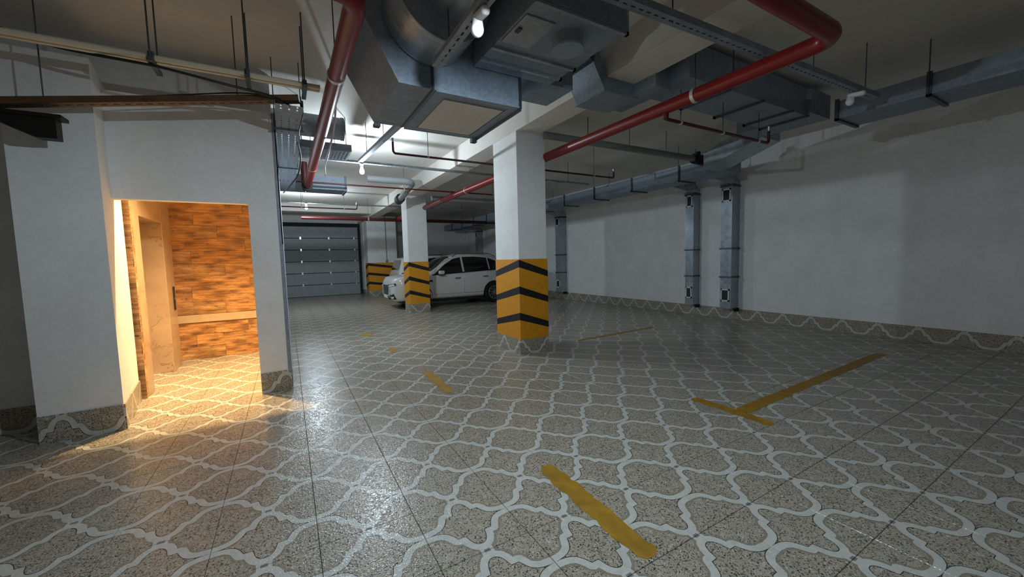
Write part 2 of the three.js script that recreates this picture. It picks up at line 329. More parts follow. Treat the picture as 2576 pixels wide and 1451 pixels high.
{
  const t = thing('pilaster', 'narrow plastered pilaster between the sectional door and the wide pillar', 'pilaster');
  part(t, 'shaft', B(3.2, 3.72, 0, 3.6, ZB + .01, -19.6), M.wall); part(t, 'plinth', B(3.19, 3.73, 0, .22, ZB + .01, -19.59), M.tile); settle(t);
}
// ------------------------------------------------------------------ sectional garage door
{
  const d = struct('door_1', null, null, 'grey sectional garage door with six panels and bright bolts');
  const x0 = -2.55, x1 = 3.08, z = -20.25, n = 6, hgt = 3.25, ph = hgt / n;
  part(d, 'backing', B(x0, x1, 0, hgt, ZB, z - .03), M.doorGap);
  for (let k = 0; k < n; k++) part(d, 'panel', RB(x0 + .01, x1 - .01, k * ph + .012, (k + 1) * ph - .012, z - .035, z, .006), M.door);
  for (let k = 1; k < n; k++) for (const x of [-1.75, -.58, .6, 1.78, 2.9]) part(d, 'bolt', RB(x - .035, x + .035, k * ph - .06, k * ph + .06, z, z + .025, .01), M.bolt);
  part(d, 'frame_post', B(x1, x1 + .09, 0, hgt + .05, ZB, z + .04), M.doorGap); part(d, 'head_rail', B(x0, x1 + .09, hgt, hgt + .16, ZB, z + .05), M.doorGap);
}
// ------------------------------------------------------------------ lobby interior
{
  const w = struct('wall_lobby_back', B(-1.75, -.15, 0, 3.06, -8.12, -8.03), M.beige, 'lobby end wall clad in rustic wood-look planks with a pale stone band');
  let row = 0;
  for (const [y0, y1, n] of [[0, .6, 3], [.73, 3.0, 11]]) for (let k = 0; k < n; k++, row++) {
    const h = (y1 - y0) / n, ya = y0 + k * h, cutAt = [-.95, -1.3, -.62][row % 3] + rr(-.06, .06);
    for (const [a, b] of [[-1.72, cutAt], [cutAt, -.15]]) {
      const g = new RoundedBoxGeometry(b - a - .003, h - .003, .012, 1, .002), p = g.attributes.position, uv = g.attributes.uv, o = rnd(), q = rnd();
      for (let i = 0; i < p.count; i++) uv.setXY(i, o + p.getX(i) / 1.2, q + p.getY(i) / h * .8);
      g.translate((a + b) / 2, ya + h / 2, -8.024 + rr(0, .003)); part(w, 'plank', g, M.wood[(row + (a > -1.7 ? 1 : 0)) % 3]);
    }
  }
  part(w, 'stone_band', RB(-1.72, -.15, .603, .727, -8.03, -7.995, .004), M.beige);
  const l = struct('wall_lobby_left', null, null, 'lobby side wall with pale marble lift surround');
  part(l, 'plaster', B(-2.0, -1.9, 0, 3.06, -8.12, -5.5), M.wall);
  part(l, 'wood_strip', B(-1.9, -1.488, 0, 3.0, -5.99, -5.93), M.wood[0]);
  part(l, 'wood_strip', B(-1.9, -1.56, 0, 3.06, -8.12, -7.72), M.wood[1]);
  part(l, 'surround_jamb', RB(-1.9, -1.49, 0, 2.52, -6.24, -5.99, .006), M.marble);
  part(l, 'surround_jamb', RB(-1.9, -1.5, 0, 2.52, -7.72, -7.26, .006), M.marble);
  part(l, 'surround_lintel', RB(-1.9, -1.5, 2.13, 2.52, -7.26, -6.24, .006), M.marble);
  part(l, 'upper_panel', B(-1.9, -1.56, 2.52, 3.06, -7.72, -5.92), M.wood[2]);
  part(l, 'recess_panel', B(-1.9, -1.72, 0, 2.13, -7.26, -6.24), M.marble);
  struct('wall_lobby_right', B(-.18, -.15, 0, 3.06, -8.03, -5.45), M.beige, 'pale stone side wall of the lobby hidden behind the door jamb');
  struct('ceiling_lobby', B(-2.0, -.15, 3.0, 3.06, -8.03, -5.45), M.lobbyCeil, 'white lobby ceiling with warm spotlights');
  const c = thing('call_panel', 'slim black lift call panel on the marble surround', 'panel');
  part(c, 'plate', RB(-1.502, -1.488, .87, 1.22, -7.62, -7.54, .004), M.black); part(c, 'button', cyl(V(-1.489, 1.04, -7.58), V(-1.484, 1.04, -7.58), .016, 14), M.chrome); settle(c);
}
LOBBY_SPOTS.forEach(([x, y, z, cd, angle, soft], i) => {
  const t = thing('downlight', i ? 'warm ceiling downlight deep inside the lobby' : 'warm ceiling downlight just inside the lobby doorway', 'lamp', 'lobby downlights');
  part(t, 'ring', new THREE.TorusGeometry(.05, .008, 8, 28).rotateX(Math.PI / 2).translate(x, y + .012, z), M.white);
  part(t, 'diffuser', new THREE.CylinderGeometry(.044, .044, .006, 28).translate(x, y + .012, z), M.spotGlow);
  settle(t);
  const s = new THREE.SpotLight(WARM, cd, 0, angle, soft, 2); s.position.set(x, y, z); s.target.position.set(x, 0, z); s.castShadow = true; s.shadow.radius = 1.5; scene.add(s); scene.add(s.target);
});

// ================================================================== LAMPS
function bulbFitting(x, y, z, lit, label, pan) {
  const t = thing('bulb_lamp', label, 'lamp');
  part(t, 'lampholder', new THREE.LatheGeometry([[0, 0], [.034, 0], [.036, -.012], [.024, -.03], [.021, -.058], [0, -.058]].map(([a, b]) => new THREE.Vector2(a, b)), 24).translate(x, y + .135, z), M.white);
  part(t, 'bulb', new THREE.LatheGeometry([[0, -.055], [.02, -.051], [.036, -.038], [.042, -.018], [.042, .004], [.036, .03], [.022, .066], [.014, .08], [0, .08]].map(([a, b]) => new THREE.Vector2(a, b)), 28).translate(x, y, z), lit ? M.bulb : M.bulbOff);
  if (pan) part(t, 'pan_shade', new THREE.LatheGeometry([[.024, .078], [.05, .07], [.135, .005], [.139, .005], [.139, .009], [.052, .076], [.024, .084]].map(([a, b]) => new THREE.Vector2(a, b)), 40).translate(x, y, z), M.white);
  return settle(t);
}
BULBS.forEach(([x, y, z, cd], i) => {
  bulbFitting(x, y, z, true, ['bright lit bulb under the channel behind the square fan box', 'bright lit bulb hanging in front of the sectional door', 'bright lit bulb under the slotted channel, above the photographer'][i], i === 2);
  const p = new THREE.PointLight(COOL, cd, 0, 2); p.position.set(x, y, z); p.castShadow = true; p.shadow.radius = 1.6; scene.add(p);
});

// ================================================================== CABLE TRAYS AND CHANNELS
function trayGeo(len, w, side, slots, th = .0015) { // along +x from 0, slotted bottom at y=0, centred in z
  const s = new THREE.Shape(); s.moveTo(0, -w / 2); s.lineTo(len, -w / 2); s.lineTo(len, w / 2); s.lineTo(0, w / 2); s.closePath();
  const rows = w > .14 ? 3 : 1, n = slots ? Math.floor(len / .075) : 0;
  for (let i = 0; i < n; i++) for (let r = 0; r < rows; r++) { const x = .02 + i * .075, z = rows === 1 ? 0 : (r - 1) * w / 3.4, h = new THREE.Path(); h.moveTo(x, z - .007); h.lineTo(x, z + .007); h.lineTo(x + .04, z + .007); h.lineTo(x + .04, z - .007); h.closePath(); s.holes.push(h); }
  const g = new THREE.ExtrudeGeometry(s, { depth: th, bevelEnabled: false }); g.rotateX(Math.PI / 2);
  const gs = [clean(g)];
  for (const q of [-1, 1]) gs.push(clean(B(0, len, 0, side, q * w / 2 - th, q * w / 2 + th)), clean(B(0, len, side - th, side + th, q * w / 2 - (q > 0 ? .012 : 0), q * w / 2 + (q > 0 ? 0 : .012))));
  return uvm(mergeGeometries(gs));
}
function tray(name, label, a, b, w, side, slots, mat = M.galv, rods = [], rodTop = CEIL) {
  const t = thing(name, label, name === 'cable_tray' ? 'cable tray' : 'channel'), d = b.clone().sub(a), g = trayGeo(d.length(), w, side, slots);
  g.applyQuaternion(new THREE.Quaternion().setFromUnitVectors(V(1, 0, 0), d.clone().normalize())); g.translate(a.x, a.y, a.z); part(t, 'channel', g, mat);
  for (const k of rods) { const p = a.clone().addScaledVector(d, k), n = V(-d.z, 0, d.x).normalize().multiplyScalar(w / 2 + .012); for (const s of (w > .12 ? [-1, 1] : [0])) part(t, 'hanger_rod', cyl(p.clone().addScaledVector(n, s).setY(p.y - .01), p.clone().addScaledVector(n, s).setY(rodTop), .005, 8), M.flange);
    if (w > .12) part(t, 'cross_bar', cyl(p.clone().addScaledVector(n, -1.1).setY(p.y - .012), p.clone().addScaledVector(n, 1.1).setY(p.y - .012), .009, 8), M.flange); }
  return settle(t);
}
tray('lamp_channel', 'slotted galvanised channel under the round fan duct carrying an unlit bulb', V(1.06, 2.95, -2.88), V(1.06, 2.95, .4), .075, .035, true, M.galv, [.08, .5], 3.225);
tray('lamp_channel', 'galvanised channel crossing under the beam above the thick red pipe', V(1.46, 3.22, -2.02), V(5.9, 3.22, -1.86), .09, .05, true, M.galvDull, [.25, .7, .95]);
tray('lamp_channel', 'galvanised channel above the bright bulb, running towards the square pillar', V(.2, 3.29, -7.5), V(6.6, 3.29, -7.5), .06, .035, true, M.galv, [.1, .5, .9]);
tray('lamp_channel', 'galvanised channel running from the square fan box back to the bright bulb', V(1.24, 3.06, -4.3), V(1.24, 3.29, -7.4), .075, .04, false, M.galvDull, [.4, .8]);
tray('lamp_channel', 'galvanised channel over the bulb in front of the sectional door', V(-1.2, 3.38, -13.6), V(7.5, 3.38, -13.6), .06, .035, true, M.galv, [.2, .5, .8]);
bulkhead(1.06, 2.95, -2.12, .78, 'unlit white bulkhead lamp under the slotted channel by the round fan duct');
bulkhead(5.45, 3.22, -1.87, .8, 'unlit white bulkhead lamp at the end of the channel past the thick red pipe');
function bulkhead(x, y, z, k, label) {
  const t = thing('bulkhead_lamp', label, 'lamp'), g = (q) => q.scale(k, k, k).rotateX(.12).translate(x, y, z);
  part(t, 'housing', g(RB(-.036, .036, -.07, -.004, -.09, .11, .03)), M.white);
  part(t, 'collar', g(new THREE.CylinderGeometry(.038, .046, .05, 24).translate(0, -.075, -.05)), M.white);
  part(t, 'diffuser', g(new THREE.SphereGeometry(.05, 24, 16).scale(1, 1.1, 1).translate(0, -.118, -.05)), M.bulbOff); return settle(t);
}
// perforated tray around the lobby block
tray('cable_tray', 'perforated rust-tinted cable tray running above the lobby doorway', V(-2.6, 2.66, -4.70), V(.2, 3.09, -4.42), .1, .05, true, S({ map: rep(galvTex, 1.5), color: hex(0xa07a58), roughness: .55, metalness: .6 }), [.36, .82]);
tray('cable_tray', 'wide perforated cable tray running back along the lobby side wall', V(.11, 3.03, -4.38), V(.11, 3.03, -9.4), .24, .06, true, M.galvDull, [.15, .55]);
{
  const t = thing('tray_bracket', 'black steel bracket under the cable tray at the pier', 'bracket');
  part(t, 'arm', RB(-2.05, -1.5, 2.72, 2.75, -4.72, -4.58, .004), M.blackMetal);
  part(t, 'gusset', prismZ([[-2.0, 2.73], [-1.54, 2.73], [-1.54, 2.56], [-1.66, 2.56]], -4.7, -4.6), M.blackMetal); settle(t);
}
function cableThing(name, label, pts, r, m) { const o = shade(new THREE.Mesh(cableTube(pts, r), m)); o.name = numbered(name); o.userData = { label, category: 'cable' }; scene.add(o); return o; }
cableThing('cable', 'thick black cable sagging below the cream conduits', [V(-2.4, 3.42, -4.5), V(-1.73, 3.3, -4.47), V(-1.45, 3.2, -4.37), V(-.92, 3.1, -4.16), V(-.79, 3.095, -4.16), V(-.37, 3.06, -4.2), V(-.01, 3.07, -4.35), V(.12, 3.06, -4.5), V(.14, 3.05, -4.9)], .012, M.cable);
cableThing('cable', 'thin black cable lying along the rust-tinted tray', [V(-2.5, 2.74, -4.68), V(-1.4, 2.89, -4.58), V(-.7, 3.03, -4.52), V(-.2, 3.11, -4.46), V(.2, 3.09, -4.44), V(.2, 2.95, -4.9), V(.22, 3.04, -5.4)], .006, M.cable);
cableThing('cable', 'black cable looping out of the wide tray beside the lobby wall', [V(.2, 3.05, -5.6), V(.24, 2.9, -5.9), V(.2, 2.72, -6.1), V(.1, 2.6, -6.3), V(.02, 2.55, -6.6)], .009, M.cable);
cableThing('cable', 'white flexible cable hanging beside the long red pipe', [V(.62, 3.78, -5.1), V(.62, 3.4, -5.2), V(.62, 3.2, -5.6), V(.56, 2.95, -5.75), V(.53, 2.83, -6.0), V(.54, 2.75, -6.1)], .012, M.white);
{
  const grp = 'cream conduits above the lobby wall';
  for (const [k, dz] of [[0, 0], [1, .06]]) {
    const t = thing('conduit', k ? 'cream plastic conduit, nearer one of the hung pair above the lobby' : 'cream plastic conduit, one of the hung pair closer to the lobby wall', 'pipe', grp);
    part(t, 'tube', pipe([V(-5, 3.165, -4.24 + dz), V(.37, 3.165, -4.24 + dz)], .022, .12, 12), M.pvc); settle(t);
  }
  for (const [x, lab] of [[-.83, 'at the pier side'], [-.2, 'over the doorway'], [.24, 'beside the long red pipe']]) {
    const t = thing('pipe_hanger', `threaded twin rod hanger carrying the cream conduits ${lab}`, 'hanger'), z = -4.27;
    for (const dz of [-.1, .14]) part(t, 'hanger_rod', cyl(V(x, 3.13, z + dz), V(x, CEIL, z + dz), .006, 8), M.flange);
    part(t, 'cross_bar', RB(x - .018, x + .018, 3.11, 3.142, z - .13, z + .17, .003), M.flange); part(t, 'saddle', RB(x - .02, x + .02, 3.14, 3.205, z - .03, z + .12, .008), M.flange); settle(t);
  }
}
// ================================================================== RED FIRE PIPES
function redPipe(label, pts, r, collars = [], m = M.red) {
  const t = thing('fire_pipe', label, 'pipe'); part(t, 'tube', pipe(pts, r, r * 2.4, 24), m);
  for (const [x, y, z, ax] of collars) { const d = ax === 'x' ? V(.018, 0, 0) : V(0, 0, .018), c = V(x, y, z); part(t, 'clamp', cyl(c.clone().sub(d), c.clone().add(d), r + .006, 24), M.clamp); part(t, 'hanger_rod', cyl(V(x, y + r, z), V(x, CEIL, z), .005, 8), M.flange); }
  return settle(t);
}
redPipe('thick red fire pipe running along the beam past the square pillar', [V(-.4, 3.1, -1.38), V(3.66, 3.1, -1.38), V(3.66, 3.1, -14.53)], .068, [[3.66, 3.1, -2.55, 'z'], [3.66, 3.1, -5.2, 'z'], [3.66, 3.1, -8.3, 'z'], [1.6, 3.1, -1.38, 'x']]);
redPipe('long red fire pipe running past the cable trays towards the second bulb', [V(-2.4, 3.12, -2.58), V(.47, 3.12, -2.58), V(.46, 3.12, -9.0)], .068, [[.465, 3.12, -3.75, 'z'], [.46, 3.12, -7.4, 'z']]);
redPipe('red fire pipe crossing in front of the sectional door', [V(.5, 3.05, -14.6), V(7.8, 3.05, -14.6)], .062, [[2.6, 3.05, -14.6, 'x']], M.redDark);
{ // black grooved coupling at the end of the long red pipe
  const t = thing('pipe_coupling', 'black grooved coupling at the end of the long red pipe', 'coupling'); part(t, 'body', cyl(V(.46, 3.12, -9.0), V(.46, 3.12, -9.16), .078, 24), M.blackMetal); part(t, 'flange_ring', cyl(V(.46, 3.12, -9.05), V(.46, 3.12, -9.1), .105, 24), M.blackMetal); part(t, 'tail_pipe', pipe([V(.46, 3.12, -9.16), V(.44, 3.12, -9.6), V(.44, 3.7, -9.6)], .066, .14, 20), M.redDark); settle(t);
}
function sprinkler(label, x0, x1, y, z, ups, tee, rodTop = CEIL) {
  const t = thing('sprinkler_line', label, 'pipe'); const pts = [];
  if (ups[0]) pts.push(V(x0, y + ups[0], z)); pts.push(V(x0, y, z), V(x1, y, z)); if (ups[1]) pts.push(V(x1, y + ups[1], z));
  part(t, 'tube', pipe(pts, .018, .05, 12), M.redDark);
  if (ups[0]) part(t, 'sprinkler_head', cyl(V(x0, y + ups[0], z), V(x0, y + ups[0] + .06, z), .012, 10, .02), M.chrome);
  if (ups[1]) part(t, 'sprinkler_head', cyl(V(x1, y + ups[1], z), V(x1, y + ups[1] + .06, z), .012, 10, .02), M.chrome);
  for (const k of [.12, .5, .88]) { const x = x0 + (x1 - x0) * k; part(t, 'hanger_rod', cyl(V(x, y + .015, z), V(x, rodTop, z), .005, 8), M.flange); part(t, 'clip', cyl(V(x - .012, y, z), V(x + .012, y, z), .024, 12), M.clamp); }
  if (tee) part(t, 'tee', y > 3.1 ? cyl(V(tee, y - .035, z), V(tee, y, z), .03, 12) : cyl(V(tee, y, z), V(tee, y + .055, z), .03, 12), M.redDark);
  return settle(t);
}
sprinkler('thin dark red sprinkler line passing just behind the square pillar', 1.54, 6.23, 3.2, -6.27, [.17, .13], 3.66);
sprinkler('thin dark red sprinkler line beyond the bright bulb', -.6, 5.6, 3.225, -9.3, [0, .12], 3.66);
sprinkler('thin dark red sprinkler line branching off the thick pipe near the ducts', 3.66, 5.75, 2.98, -2.9, [0, .16], 3.66, 3.335);
sprinkler('thin dark red sprinkler line near the far red cross pipe', -1, 1.9, 3.1, -12.4, [0, .14], 0);

// ================================================================== DUCTWORK
function rodsTo(t, list, y) { for (const [x, z] of list) part(t, 'hanger_rod', cyl(V(x, y, z), V(x, CEIL, z), .006, 8), M.flange); }
{ // square fan box with sloping side
  const t = thing('fan_box', 'square galvanised fan box with a pale underside panel hanging before the pillar', 'fan box');
  part(t, 'casing', prismZ([[.61, 3.32], [.84, 2.9], [1.94, 2.9], [1.94, 3.6], [.61, 3.6]], -4.14, -3.14), M.galvDull);
  const f = .035; // angle frame round the bottom opening
  part(t, 'bottom_frame', merge(B(1.14, 1.95, 2.885, 2.9, -3.2, -3.13), B(1.14, 1.95, 2.885, 2.9, -4.15, -4.08), B(1.14, 1.24, 2.885, 2.9, -4.08, -3.2), B(1.86, 1.95, 2.885, 2.9, -4.08, -3.2)), M.galvDull);
  part(t, 'underside_panel', B(1.26, 1.84, 2.889, 2.9, -4.06, -3.28), M.panel);
  part(t, 'corner_angle', merge(B(1.935, 1.955, 2.88, 3.6, -3.16, -3.12), B(1.935, 1.955, 2.86, 2.9, -4.15, -3.13)), M.flange);
  part(t, 'seam', merge(B(1.105, 1.125, 2.895, 2.9, -4.14, -3.14), B(1.105, 1.125, 2.9, 3.1, -3.14, -3.132)), M.flange);
  part(t, 'bracket', B(.84, .9, 2.87, 2.9, -4.2, -4.12), M.flange); part(t, 'bracket', B(1.9, 1.96, 2.84, 2.885, -4.17, -4.11), M.flange);
  rodsTo(t, [[.66, -4.1], [1.92, -4.1], [.8, -3.18], [1.93, -3.2]], 3.5); settle(t);
}
{ // round duct in two diameters entering the fan box
  const t = thing('round_duct', 'large round galvanised fan duct joining the square fan box', 'duct');
  const cx = 1.09, cy = 3.425;
  part(t, 'casing', cyl(V(cx, cy, -3.125), V(cx, cy, -2.72), .345, 48), M.galv);
  part(t, 'sleeve', cyl(V(cx + .06, cy + .06, -2.72), V(cx + .06, cy + .06, .6), .262, 48), M.galv);
  for (const z of [-2.725, -3.112]) part(t, 'rim', cyl(V(cx, cy, z), V(cx, cy, z - .012), .352, 48), M.galvDull);
  for (const z of [-2.0, -1.0]) part(t, 'sleeve_joint', cyl(V(cx + .06, cy + .06, z), V(cx + .06, cy + .06, z - .02), .27, 48), M.galvDull);
  settle(t);
}
{ // flat duct beside it
  const t = thing('flat_duct', 'flat galvanised duct with an access hatch beside the round fan duct', 'duct');
  part(t, 'casing', B(1.48, 2.27, 3.15, 3.62, -3.12, -2.14), M.galvDull);
  for (const z of [-2.95, -2.75, -2.14]) part(t, 'flange_joint', merge(B(1.465, 2.29, 3.13, 3.152, z - .03, z), B(2.268, 2.29, 3.13, 3.62, z - .03, z)), M.galv);
  part(t, 'access_hatch', RB(1.5, 1.74, 3.138, 3.15, -2.66, -2.3, .005), M.galv); part(t, 'hatch_latch', RB(1.52, 1.55, 3.125, 3.14, -2.5, -2.44, .004), M.flange);
  part(t, 'spigot', cyl(V(1.92, 3.06, -2.4), V(1.92, 3.16, -2.4), .115, 36), M.galv); part(t, 'spigot_rim', cyl(V(1.92, 3.05, -2.4), V(1.92, 3.07, -2.4), .121, 36), M.galvDull);
  rodsTo(t, [[1.5, -2.72], [2.26, -2.72], [2.26, -2.2]], 3.6); settle(t);
}
{ // cross duct dipping under the beam and running to the wall duct
  const t = thing('cross_duct', 'galvanised cross duct dipping under the ceiling beam', 'duct');
  part(t, 'dip', prismZ([[2.27, 3.2], [2.62, 3.2], [2.62, 3.56], [2.89, 3.56], [3.06, 3.28], [3.56, 3.28], [3.8, 3.5], [3.8, 3.7], [3.7, 3.7], [3.52, 3.425], [3.1, 3.425], [2.95, 3.72], [2.27, 3.72]], -3.66, -3.2), M.galvDull);
  part(t, 'flange_joint', B(3.04, 3.46, 3.268, 3.282, -3.67, -3.19), M.galvDull); part(t, 'flange_joint', B(2.86, 2.9, 3.54, 3.74, -3.68, -3.18), M.flange);
  part(t, 'run', B(3.72, 6.3, 3.34, 3.7, -3.24, -2.66), M.galvDull);
  part(t, 'box_end', B(3.5, 3.74, 3.3, 3.7, -3.62, -2.9), M.galvDull);
  for (const x of [4.4, 5.1, 5.8, 6.2]) part(t, 'flange_joint', merge(B(x - .015, x + .015, 3.315, 3.342, -3.27, -2.63), B(x - .015, x + .015, 3.315, 3.7, -3.27, -3.238)), M.flange);
  rodsTo(t, [[4.4, -3.28], [5.1, -3.28], [5.8, -3.28], [4.4, -2.6]], 3.32); settle(t);
}
{ // long duct along the right wall
  const t = thing('wall_duct', 'long galvanised duct hung beside the white wall above the risers', 'duct');
  part(t, 'run', B(7.25, 7.75, 3.06, 3.34, -19.5, -4.4), M.galvDull);
  part(t, 'run', B(6.25, 6.85, 3.2, 3.42, -2.35, 4.5), M.galvDull);
  part(t, 'bend', prismZ([[6.2, 3.36], [6.75, 3.36], [6.75, 3.68], [6.2, 3.68]], -3.6, -2.6), M.galvDull);
  const sl = prismX([[-4.5, 3.06], [-3.5, 3.36], [-3.5, 3.66], [-4.5, 3.36]], 6.72, 7.3); part(t, 'offset', sl, M.galv);
  for (let z = -5.4; z > -19; z -= 1.3) part(t, 'flange_joint', merge(B(7.225, 7.775, 3.035, 3.062, z - .02, z + .02), B(7.225, 7.252, 3.035, 3.37, z - .02, z + .02)), M.flange);
  for (const z of [-.4, -1.5, -2.33]) part(t, 'flange_joint', merge(B(6.225, 6.875, 3.175, 3.202, z - .02, z + .02), B(6.225, 6.252, 3.175, 3.44, z - .02, z + .02)), M.flange);
  for (let z = -5.4; z > -19; z -= 2.6) rodsTo(t, [[7.22, z], [7.78, z]], 3.03);
  rodsTo(t, [[6.22, -1.5], [6.22, -.4]], 3.19); settle(t);
}
{ // slim round duct crossing behind the beam
  const t = thing('spiral_duct', 'slim grey duct crossing from behind the pillar to the wall duct', 'duct');
  part(t, 'tube', cyl(V(3.56, 3.4, -5.04), V(7.0, 3.36, -4.86), .055, 24), M.pipeGrey);
  part(t, 'damper', merge(cyl(V(6.95, 3.36, -4.86), V(7.24, 3.35, -4.85), .095, 24), cyl(V(7.08, 3.36, -4.86), V(7.08, 3.5, -4.86), .05, 16)), M.blackMetal);
  rodsTo(t, [[4.4, -5.0], [5.3, -4.95], [6.2, -4.9]], 3.44); settle(t);
}
function riser(label, x0, zn, w, top, elbow) {
  const t = thing('riser_duct', label, 'duct'), x1 = XR, zf = zn - w;
  part(t, 'casing', B(x0, x1, .27, top, zf, zn), M.galv);
  for (const y of [.98, 1.62, top - .04]) part(t, 'flange_joint', B(x0 - .02, x1, y - .018, y + .018, zf - .02, zn + .02), M.flange);
  for (const y of [.43, 2.66]) { const g = part(t, 'vent_grille', merge(B(x0 - .022, x0, y, y + .03, zf + .03, zn - .03), B(x0 - .022, x0, y + .25, y + .28, zf + .03, zn - .03), B(x0 - .022, x0, y, y + .28, zf + .03, zf + .055), B(x0 - .022, x0, y, y + .28, zn - .055, zn - .03)), M.whiteFrame);
    const s = shade(new THREE.Mesh(B(x0 - .01, x0, y + .03, y + .25, zf + .055, zn - .055), M.grilleDark)); s.name = 'louvre'; g.add(s); }
  part(t, 'foot_bracket', B(x1 - .16, x1 - .015, .2, .27, zn - .02, zn + .03), M.blackMetal);
  if (elbow) part(t, 'elbow', prismZ([[7.7, 3.1], [x0, top - .02], [x1, top - .02], [x1, top + .06], [x0 + .05, top + .2], [7.7, 3.34]], zf, zn), M.galv);
  return settle(t);
}
riser('galvanised riser duct with an angled elbow reaching the wall duct', 8.55, -5.03, .25, 3.04, true);
riser('galvanised riser duct standing next to the one with the elbow', 8.6, -6.0, .22, 3.0, true);
riser('galvanised riser duct standing alone further down the white wall', 8.56, -11.28, .28, 3.0, true);
riser('galvanised riser duct at the far end of the white wall behind the cars', 8.56, -18.2, .3, 3.0, true);
{ // ducts beyond the fan box on the left
  const t = thing('silver_duct', 'short shiny round duct behind the long red pipe', 'duct');
  part(t, 'tube', cyl(V(-.2, 3.42, -6.15), V(.78, 3.42, -6.15), .15, 32), M.galv); part(t, 'end_cap', cyl(V(.78, 3.42, -6.15), V(.82, 3.42, -6.15), .156, 32), M.galvDull); rodsTo(t, [[.3, -6.15]], 3.55); settle(t);
  const f = thing('ribbed_duct', 'flat ribbed galvanised duct beneath the short round duct', 'duct');
  part(f, 'casing', B(.26, .96, 3.2, 3.3, -7.0, -6.45), M.galv); part(f, 'ribs', merge(...Array.from({ length: 14 }, (_, k) => B(.28 + k * .05, .29 + k * .05, 3.192, 3.2, -7.0, -6.45))), M.galvDull); rodsTo(f, [[.3, -6.7], [.92, -6.7]], 3.3); settle(f);
  const g = thing('cross_duct', 'dark galvanised duct crossing behind the bright bulb', 'duct');
  part(g, 'casing', B(-1.2, 1.3, 3.2, 3.5, -10.5, -9.9), M.galvDull); part(g, 'flange_joint', B(1.28, 1.32, 3.18, 3.52, -10.53, -9.87), M.flange); rodsTo(g, [[.9, -10.2]], 3.5); settle(g);
  const p = thing('drain_pipe', 'grey drain pipe with an elbow above the second pillar', 'pipe');
  part(p, 'tube', pipe([V(1.7, 3.42, -9.4), V(2.72, 3.4, -9.3), V(2.72, 3.2, -10.4), V(2.72, 3.15, -10.9)], .08, .18, 20), M.pipeGrey); part(p, 'collar', cyl(V(2.72, 3.2, -10.5), V(2.72, 3.17, -10.72), .12, 20), M.grilleDark); settle(p);
  const q = thing('drain_pipe', 'pale grey pipe crossing between the two square pillars', 'pipe');
  part(q, 'tube', cyl(V(3.6, 3.26, -10.6), V(7.2, 3.26, -10.5), .07, 20), M.pipeGrey); for (const x of [5.2, 6.9]) part(q, 'collar', cyl(V(x, 3.26, -10.56), V(x + .07, 3.26, -10.56), .082, 20), M.pipeGrey); settle(q);
}
// ================================================================== FLOOR PAINT
function paintLine(label, ax, az, bx, bz, w, ragged = .012, extra) {
  const d = V(bx - ax, 0, bz - az), L = d.length(), n = Math.max(6, Math.round(L / .04)), u = d.normalize(), s = V(-u.z, 0, u.x), l = [], r = [];
  for (let i = 0; i <= n; i++) { const e = i === 0 || i === n ? .03 : 0, a = L * i / n; const j1 = (rnd() - .5) * 2 * ragged - e, j2 = (rnd() - .5) * 2 * ragged - e; l.push(V(ax, 0, az).addScaledVector(u, a).addScaledVector(s, w / 2 + j1)); r.push(V(ax, 0, az).addScaledVector(u, a).addScaledVector(s, -w / 2 - j2)); }
  const pts = [...l, ...r.reverse()], sh = new THREE.Shape(pts.map((p) => new THREE.Vector2(p.x, -p.z))), g = new THREE.ExtrudeGeometry(sh, { depth: .0015, bevelEnabled: false }); g.rotateX(-Math.PI / 2); g.translate(0, .0006, 0);
  const o = shade(new THREE.Mesh(uvm(extra ? mergeGeometries([clean(g), clean(extra)]) : g), M.paintY)); o.name = numbered('parking_mark'); o.userData = { label, category: 'floor marking' }; scene.add(o); return o;
}
paintLine('short worn yellow dash painted on the open floor, alone between medallions', 1.53, -2.24, 1.49, -1.25, .135);
{
  const t = thing('parking_mark', 'yellow T-shaped bay mark painted on the floor towards the long white wall', 'floor marking');
  for (const [n, a] of [['long_arm', [3.66, -2.04, 7.4, -2.12, .13]], ['crossbar', [3.6, -2.5, 3.6, -1.72, .12]]]) { const o = paintLine('', ...a); taken.set('parking_mark', taken.get('parking_mark') - 1); o.name = n; o.userData = {}; t.add(o); }
  settle(t);
}
paintLine('faint yellow dash painted on the floor in front of the square pillar', 1.56, -5.1, 1.52, -4.12, .13, .02);
paintLine('thin yellow bay line painted on the floor beside the square pillar', 4.5, -5.43, 6.6, -5.52, .09, .02);
paintLine('faint yellow dash on the floor left of the square pillar', 1.5, -6.95, 1.47, -6.5, .1, .03);
paintLine('worn yellow patch of a bay mark towards the sectional door', 1.37, -8.75, 1.36, -8.3, .2, .04);

